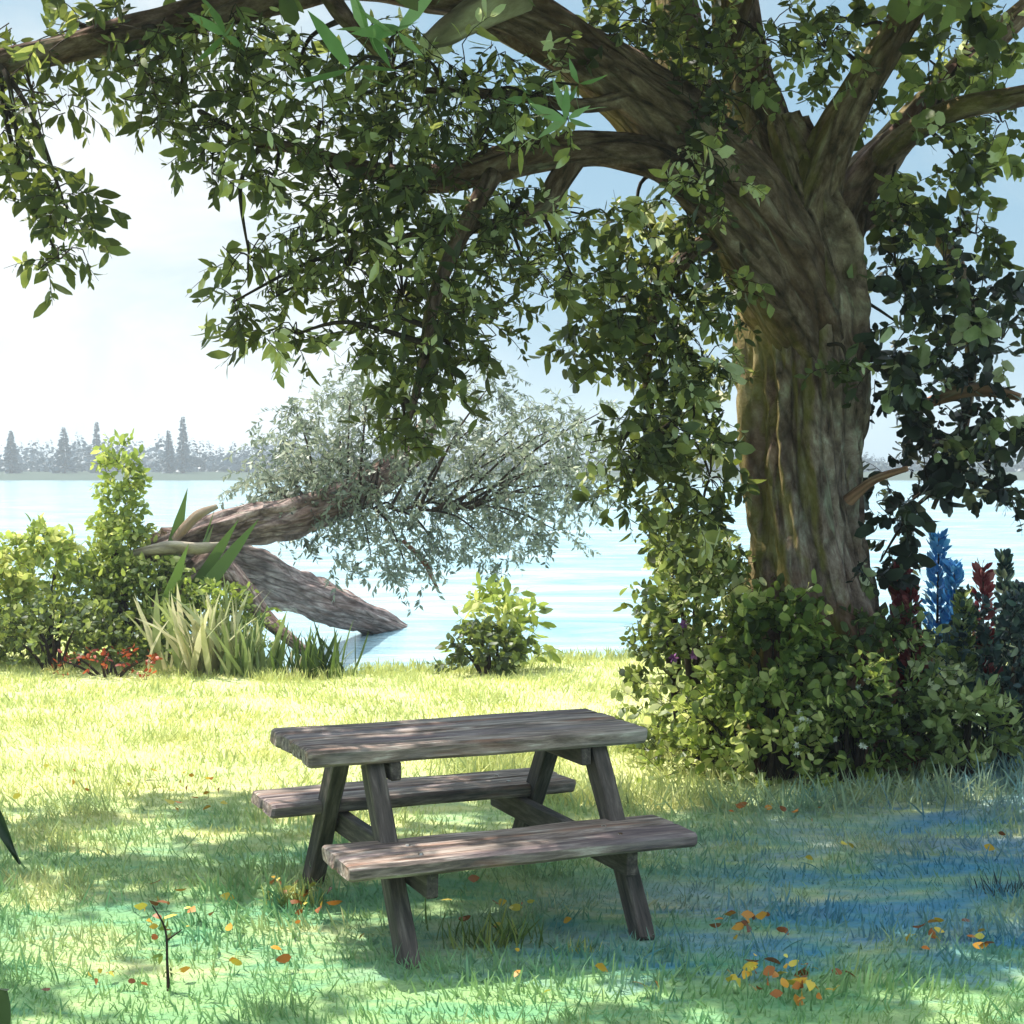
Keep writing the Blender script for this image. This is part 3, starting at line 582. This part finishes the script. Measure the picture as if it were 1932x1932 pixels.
shrub('bush', 'low olive bush at the water notch beside the reeds', 'bush', 575, 1275, 170, 85, 14.3, 120, 'greenbush', .08, .4, .5, .3, G2)
shrub('bush', 'red-leaved low plants along the foot of the left bank bushes', 'bush', 205, 1282, 230, 50, 14.1, 45, 'red', .055, .5, .4, .3, G2, twl=.12, nl=3)
def reeds(px, py, wpx, hpx, d, n, mt, lab, tone=.6, wr=.06, cat='reeds', lean=0.):
    b_ = pt(px, py, d); z0 = max(gz(b_.x, d), -.5); s = d / F / 1932
    e = empty('reed_clump', (b_.x, d, z0), lab, cat, 'clumps of long-leaved plants'); mb = MB()
    P = np.c_[b_.x + rng.normal(size=n) * wpx * s * .27, d + rng.normal(size=n) * .12, np.full(n, z0 - .02)]; D = rng.normal(size=(n, 3)) * .28; D[:, 2] = 1; D[:, 0] += lean
    mb.leaves(P, D, hpx * s * rng.uniform(.5, 1.15, n), wr, tone + rng.normal(size=n) * .2, 0, .5, shape='blade'); mb.build('leaves', mt, e)
reeds(395, 1262, 150, 160, 14.4, 90, 'reed', 'tall pale straw-coloured reeds in front of the fallen trunk', .75, .09)
reeds(470, 1270, 100, 120, 14.2, 70, 'reed', 'green and straw reeds right of the tallest pale clump', .35, .09)
reeds(600, 1285, 120, 100, 14.0, 110, 'grass_long', 'dark bank grass clump beside the open water', .2, .07, 'grass clump')
reeds(548, 1290, 20, 75, 13.9, 9, 'reed', 'single pale yellow stalks at the lawn edge left of the water', .9, .06, 'stalks')
reeds(272, 1225, 40, 300, 15.3, 9, 'reed', 'long arching strap leaves right of the upright bush', .1, .09, 'strap leaves', .45)
# small bright shrub on the bank
shrub('small_shrub', 'small bright yellow-green shrub on the lawn edge against the lake', 'shrub', 940, 1262, 135, 135, 14.5, 48, 'yellowbush', .14, .4, .6, .3, up=1.2, twl=.28, nl=8)
shrub('small_shrub', 'dark leafy base shrub under the small bright shrub', 'shrub', 920, 1268, 130, 75, 14.2, 70, 'greenbush', .09, .5, .3, .2, up=.9)

# ------------------------------------------------------------------ fallen tree over the water
fp = pt(360, 1230, 15.8)
ft = empty('fallen_tree', (fp.x, 15.8, -.1), 'broken leaning willow with bare pale wood and grey-green crown over the water', 'tree')
limb('trunk', [(262, 1052, 15.6, 16), (315, 1030, 15.65, 22), (390, 1006, 15.8, 28), (470, 988, 16, 34), (570, 968, 16.3, 32), (680, 925, 16.8, 30), (780, 850, 17.2, 20), (830, 750, 17.5, 9)], 'deadwood', 40, 12, .45, 70, ft)
limb('limb', [(300, 1022, 15.8, 24), (365, 1038, 16.3, 34), (445, 1068, 17.4, 42), (530, 1105, 18.9, 40), (620, 1140, 20.8, 36), (700, 1172, 22.4, 28), (790, 1215, 24.2, 20)], 'deadwood', 40, 12, .35, 80, ft, 'broad reddish-brown limb slanting down into the lake', .1, .06)
limb('root', [(425, 1075, 15.5, 26), (465, 1120, 15.4, 20), (500, 1165, 15.3, 15), (545, 1205, 15.1, 12), (590, 1240, 15., 8)], 'deadwood', 14, 7, .3, 90, ft)
limb('limb', [(400, 1060, 15.6, 30), (345, 1100, 15.5, 26), (310, 1160, 15.4, 30), (290, 1250, 15.3, 40)], 'deadwood', 18, 7, .3, 95, ft, 'dark leg of the trunk standing in the bushes')
limb('bare_wood', [(250, 1044, 15.45, 7), (320, 1034, 15.35, 13), (380, 1034, 15.4, 11), (415, 1026, 15.5, 4)], 'barewood', 12, 6, .3, 100, ft, 'strip of pale barkless wood on the bend')
limb('bare_wood', [(330, 1018, 15.5, 9), (370, 975, 15.45, 10), (410, 955, 15.5, 5)], 'barewood', 12, 6, .3, 105, ft, 'short pale splinter rising from the bend')
limb('branch', [(760, 1020, 16.9, 4), (800, 1060, 16.8, 5), (825, 1110, 16.7, 3)], 'redtwig', 7, 4, .2, 108, ft)
wc = MB()
WL = [(560,860,100,90),(640,800,110,90),(720,880,120,100),(560,960,90,60),(650,970,110,70),(760,980,110,80),(820,860,100,90),(900,800,100,80),(930,900,110,80),(1000,840,80,70),(880,980,90,60),(980,980,70,60),(1080,880,60,50),(750,760,90,50),(520,900,60,60),(700,1050,90,40),(770,1080,50,30),(660,740,60,40),(1060,940,60,40),(830,1040,60,30),(480,940,40,50),(1130,850,60,40),(1010,920,90,60),(1120,920,60,35),(930,1030,60,40),(560,780,50,30),(700,680,40,30),(1010,780,50,30),(1060,800,60,50),(1130,780,50,40),(930,720,60,40),(620,900,110,70),(1050,1000,50,30)]
for (cx, cy, rx, ry) in WL:
    c = pt(cx, cy, 16.9); q = pt(650 + (cx - 650) * .5, 960, 16.5)
    wc.tube([q, q.lerp(c, .5) + Vector((0, 0, .12)), c], [.02, .012, .006], 5, 5, 1, cap=False)
    U, W_ = inell(int(rx * ry * .0105))
    for u, w_ in zip(U, W_):
        p = pt(cx + u * rx, cy + w_ * ry, random.uniform(16.1, 17.7))
        wc.twig(p, (random.gauss(0, 1), random.gauss(0, 1), random.gauss(-.3, .6)), random.uniform(.2, .45), 13, .08, .36, .5 + .35 * noise.noise(p * 1.7) + random.gauss(0, .1), 0, 1, .7, .003, shape='lance')
wc.build('crown', ['willow', 'twig'], ft)

# ------------------------------------------------------------------ picnic table
m, nt, out = mat('weathered_wood')
a = N(nt, 'ShaderNodeAttribute'); a.attribute_name = 'grain'; v = a.outputs['Vector']
n1 = noisef(nt, v, 38, 7, .65, .3); n2 = noisef(nt, v, 7, 4, .55, .6); n3 = noisef(nt, mapping(nt, v, (1, 1, 1), (0, 0, 0), (5, 2, 1)), 11, 4, .6, .4)
col = ramp(nt, n1, [(.32, (.035, .023, .018)), (.45, (.14, .098, .078)), (.56, (.3, .22, .185)), (.68, (.58, .49, .42))])
col = mixc(nt, mth(nt, 'MULTIPLY', ramp(nt, n2, [(.52, (0, 0, 0)), (.66, (1, 1, 1))]), .5), col, (.5, .44, .4))
n5 = noisef(nt, mapping(nt, v, (1, 1, 1), (0, 0, 0), (2, 8, 1)), 5, 3)
col = mixc(nt, mth(nt, 'MULTIPLY', ramp(nt, n5, [(.5, (0, 0, 0)), (.62, (1, 1, 1))]), .5), col, (.1, .068, .1))
col = mixc(nt, mth(nt, 'MULTIPLY', ramp(nt, n3, [(.56, (0, 0, 0)), (.68, (1, 1, 1))]), .5), col, (.34, .15, .09))
p = N(nt, 'ShaderNodeBsdfPrincipled'); p.inputs['Roughness'].default_value = .7; L(nt, col, p.inputs['Base Color'])
b = N(nt, 'ShaderNodeBump'); b.inputs['Strength'].default_value = .7; b.inputs['Distance'].default_value = .01
L(nt, n1, b.inputs['Height']); L(nt, b.outputs[0], p.inputs['Normal']); L(nt, p.outputs[0], out.inputs['Surface']); M['wood'] = m
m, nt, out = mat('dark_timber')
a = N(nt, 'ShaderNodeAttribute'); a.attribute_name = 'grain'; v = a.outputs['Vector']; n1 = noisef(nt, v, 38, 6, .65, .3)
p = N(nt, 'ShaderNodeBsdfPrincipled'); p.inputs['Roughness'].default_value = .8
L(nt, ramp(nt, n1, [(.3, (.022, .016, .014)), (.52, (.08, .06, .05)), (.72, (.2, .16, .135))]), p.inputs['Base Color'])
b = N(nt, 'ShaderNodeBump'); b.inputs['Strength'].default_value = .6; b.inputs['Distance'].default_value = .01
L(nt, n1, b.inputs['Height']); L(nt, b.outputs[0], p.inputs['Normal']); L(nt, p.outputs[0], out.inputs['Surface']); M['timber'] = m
TH = .40; TX, TY = -.215, 6.64; Tl, Tw, Tt = .735, .31, .752
cx_, sx_ = math.cos(TH), math.sin(TH)
AX = (Vector((cx_, sx_, 0)), Vector((-sx_, cx_, 0)), Vector((0, 0, 1)))
O = Vector((TX, TY, .01))
def W(a, b, z): return O + AX[0] * a + AX[1] * b + AX[2] * z
tb = empty('picnic_table', (TX, TY, 0), 'weathered grey wooden picnic table with two attached benches on the lawn', 'picnic table')
m, nt, out = mat('rusty_steel'); p = N(nt, 'ShaderNodeBsdfPrincipled'); p.inputs['Metallic'].default_value = .7; p.inputs['Roughness'].default_value = .5
L(nt, ramp(nt, noisef(nt, N(nt, 'ShaderNodeNewGeometry').outputs['Position'], 60), [(.4, (.12, .06, .03)), (.6, (.5, .46, .42))]), p.inputs['Base Color']); L(nt, p.outputs[0], out.inputs['Surface']); M['steel'] = m
top = MB(); npl = 4
for k in range(npl):
    w1 = 2 * Tw / npl; top.box(W(random.uniform(-.006, .006), -Tw + w1 * (k + .5), Tt - .032 + random.uniform(-.002, .002)), (2 * Tl, w1 - .013, .064), AX, 0, .012, .007, 11.3 + k * 5, 14)
top.build('tabletop', 'wood', tb)
for sgn in (-1, 1):
    se = MB()
    for k in (-1, 1): se.box(W(random.uniform(-.006, .006), sgn * .565 + k * .097, .408 - .028), (1.43, .18, .056), AX, 0, .012, .007, 50 + k * 5 + sgn * 17, 14)
    o = se.build('seat', 'wood', tb)
    for a_ in (-.415, .415):
        for bb in (.05, .145):
            q = W(a_, sgn * .565 + (bb if bb == .05 else -bb + .05), .407); bo = MB(); bo.tube([q, q + Vector((0, 0, .007))], [.011, .009], 10, 1); bo.build('bolt', 'steel', o)
for sa in (-1, 1):
    a_ = sa * .49 + .03
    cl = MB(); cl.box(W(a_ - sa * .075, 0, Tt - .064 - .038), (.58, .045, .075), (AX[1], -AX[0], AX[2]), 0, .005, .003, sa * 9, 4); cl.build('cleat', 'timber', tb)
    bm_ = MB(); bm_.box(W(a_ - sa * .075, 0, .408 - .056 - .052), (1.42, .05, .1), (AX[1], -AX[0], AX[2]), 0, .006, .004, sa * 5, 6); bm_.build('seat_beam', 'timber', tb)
    for sb in (-1, 1):
        p0 = W(a_, sb * .2, Tt - .066); p1 = W(a_, sb * .67, -.03); dx = (p1 - p0); ln = dx.length; X = dx.normalized(); Y = AX[0]; Z = X.cross(Y)
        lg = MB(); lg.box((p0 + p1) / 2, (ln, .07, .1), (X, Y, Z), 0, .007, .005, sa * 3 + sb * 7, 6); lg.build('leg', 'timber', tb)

# ------------------------------------------------------------------ small weeds on the lawn
def gpt(px, py): d = EYE * F / (py / 1932 - .455); q = pt(px, py, d); q.z = gz(q.x, q.y); return q
q = gpt(318, 1880); wd = empty('dry_weed', q, 'thin dark dry weed with yellowing leaves standing on the left of the lawn', 'weed')
mb = MB(); mb.tube([q, q + Vector((-.004, 0, .1)), q + Vector((-.01, 0, .22)), q + Vector((-.06, .02, .3))], [.007, .005, .004, .002], 6, 4); mb.tube([q + Vector((-.006, 0, .18)), q + Vector((.05, 0, .22))], [.004, .002], 5, 2); mb.build('stem', 'twig', wd)
mb = MB(); P = [tuple(q + Vector((-.006 + random.gauss(0, .012), random.gauss(0, .01), random.uniform(.05, .32)))) for _ in range(14)]; D = rng.normal(size=(14, 3)); D[:, 2] -= .3
mb.leaves(P, D, rng.uniform(.03, .06, 14), .35, rng.uniform(.3, .8, 14), 0, .4); mb.build('leaves', 'grass_long', wd)
def tuft(px, py, n, h, mt, tone, lab, wd_=.1):
    q = gpt(px, py); e = empty('grass_tuft', q, lab, 'grass tuft', 'longer tufts standing in the lawn'); mb = MB()
    P = np.c_[q.x + rng.normal(size=n) * wd_, q.y + rng.normal(size=n) * wd_ * .6, np.full(n, q.z - .01)]; D = rng.normal(size=(n, 3)) * .4; D[:, 2] = 1
    mb.leaves(P, D, h * rng.uniform(.5, 1.2, n), .07, tone + rng.normal(size=n) * .2, 0, .6, shape='blade'); mb.build('blades', mt, e)
tuft(1885, 1690, 60, .09, 'darkbush', .3, 'dark tuft of grass by the right edge of the shaded lawn', .07)
tuft(555, 1715, 60, .13, 'grass_long', .8, "yellow tuft at the table's left back leg", .05)
tuft(930, 1790, 110, .13, 'grass_long', .55, 'olive tuft of grass under the front bench between its legs', .1)
tuft(1090, 1800, 40, .07, 'grass_long', .9, 'little bright yellow tuft right of the olive one under the bench', .04)

# ------------------------------------------------------------------ leafy plant close to the camera on the left
nb = Vector((-.78, 1.35, 0)); npnt = empty('foreground_plant', nb, 'dark plant close to the viewer whose leaves enter at the left edge', 'plant')
mb = MB(); mb.tube([nb, nb + Vector((.03, 0, .8)), nb + Vector((.1, .02, 1.45)), nb + Vector((.16, .02, 1.72))], [.012, .01, .008, .004], 8, 6); mb.build('stem', 'twig', npnt)
mb = MB()
def bigleaf(a, b_, w_, bd=.0):
    a = Vector(a); b_ = Vector(b_); d = b_ - a; n = 10; s_ = d.normalized().cross(Vector((.1, 1, .2))).normalized(); V = []
    for i in range(n + 1):
        t = i / n; ww = w_ * math.sin(PI * t ** .8) ** .8; c = a + d * t + Vector((0, 0, 1)) * bd * math.sin(PI * t)
        V += [tuple(c + s_ * ww), tuple(c + Vector((0, .006, 0))), tuple(c - s_ * ww)]
    mb.add(V, [(3 * i + k, 3 * i + k + 1, 3 * i + k + 4, 3 * i + k + 3) for i in range(n) for k in (0, 1)], 0, random.random(), smooth=True)
bigleaf(pt(-90, 1440, 1.35), pt(36, 1632, 1.32), .009, .012)
bigleaf(pt(-90, 1960, 1.35), pt(14, 1870, 1.3), .03, .0)
bigleaf(pt(-120, 1500, 1.35), pt(-40, 1330, 1.4), .012)
bigleaf(pt(-110, 1800, 1.35), pt(-30, 1760, 1.3), .016)
bigleaf(pt(-110, 1650, 1.35), pt(-190, 1700, 1.4), .016)
mb.build('leaves', 'nearleaf', npnt)

# ------------------------------------------------------------------ air
m, nt, out = mat('haze'); pv = N(nt, 'ShaderNodeVolumePrincipled'); pv.inputs['Color'].default_value = (.86, .94, 1, 1); pv.inputs['Density'].default_value = .0013; pv.inputs['Anisotropy'].default_value = .3
L(nt, pv.outputs[0], out.inputs['Volume']); M['haze'] = m
hz = MB(); x0, x1, y0, y1, z0, z1 = -720, 720, -60, 820, -3, 30
hz.add([(x, y, z) for z in (z0, z1) for y in (y0, y1) for x in (x0, x1)], [(0, 2, 3, 1), (4, 5, 7, 6), (0, 1, 5, 4), (2, 6, 7, 3), (0, 4, 6, 2), (1, 3, 7, 5)])
tag(hz.build('haze', 'haze'), 'thin pale mist over the lake', kind='stuff')

# ------------------------------------------------------------------ light
sun = bpy.data.lights.new('sun', 'SUN'); sun.energy = 3.8; sun.angle = math.radians(.55); sun.color = (1, .95, .84)
so = bpy.data.objects.new('sun', sun); C.objects.link(so); so.rotation_euler = SUN.to_track_quat('Z', 'Y').to_euler()
wd_ = bpy.data.worlds.new('World'); bpy.context.scene.world = wd_; wd_.use_nodes = True; nt = wd_.node_tree; nt.nodes.clear()
wo = N(nt, 'ShaderNodeOutputWorld'); bg = N(nt, 'ShaderNodeBackground'); bg.inputs['Strength'].default_value = .15
sky = N(nt, 'ShaderNodeTexSky'); sky.sky_type = 'NISHITA'; sky.sun_disc = False
sky.sun_elevation = math.asin(SUN.z); sky.sun_rotation = math.atan2(SUN.x, SUN.y); sky.air_density = 1.; sky.dust_density = .6; sky.ozone_density = 1.5
tc = N(nt, 'ShaderNodeTexCoord'); gv = tc.outputs['Generated']
cn = noisef(nt, mapping(nt, gv, (1, 1, 2.2)), 2.6, 7, .58, .3)
cd = (pt(330, 560, 10) - Vector((0, 0, EYE))).normalized()
dp = N(nt, 'ShaderNodeVectorMath'); dp.operation = 'DOT_PRODUCT'; L(nt, gv, dp.inputs[0]); dp.inputs[1].default_value = cd
bias = ramp(nt, dp.outputs['Value'], [(.972, (0, 0, 0)), (.998, (1, 1, 1))])
szz = N(nt, 'ShaderNodeSeparateXYZ'); L(nt, gv, szz.inputs[0])
cf = mth(nt, 'ADD', mth(nt, 'MULTIPLY', mth(nt, 'ADD', cn, ramp(nt, szz.outputs['Z'], [(.36, (0, 0, 0)), (.7, (.3, .3, .3))])), .75), mth(nt, 'MULTIPLY', bias, .4))  # cloud added overhead, out of view, to whiten the light in the shade
cm = ramp(nt, cf, [(.38, (.06, .06, .06)), (.7, (1, 1, 1))])
sk = mixc(nt, .82, sky.outputs[0], (1.5, 3.3, 4.7))
sz = N(nt, 'ShaderNodeSeparateXYZ'); L(nt, gv, sz.inputs[0])
zen = ramp(nt, sz.outputs['Z'], [(.33, (.4, .4, .4)), (.6, (1, 1, 1))])   # unseen sky overhead brightened to lift the shade
L(nt, mixc(nt, 1, zen, mixc(nt, cm, sk, ramp(nt, noisef(nt, mapping(nt, gv, (1, 1, 1.6), (0, 0, 0), (3, 1, 2)), 5.5, 6, .6, .8), [(.35, (5., 5.9, 6.3)), (.55, (6.8, 7.1, 7.1))])), 'MULTIPLY'), bg.inputs['Color']); L(nt, bg.outputs[0], wo.inputs[0])

sc = bpy.context.scene
sc.view_settings.view_transform = 'Standard'; sc.view_settings.look = 'None'; sc.view_settings.gamma = 1; sc.view_settings.exposure = 1.22
sc.cycles.use_denoising = True; sc.cycles.max_bounces = 7; sc.cycles.diffuse_bounces = 3; sc.cycles.transmission_bounces = 4; sc.cycles.volume_bounces = 0; sc.cycles.transparent_max_bounces = 8
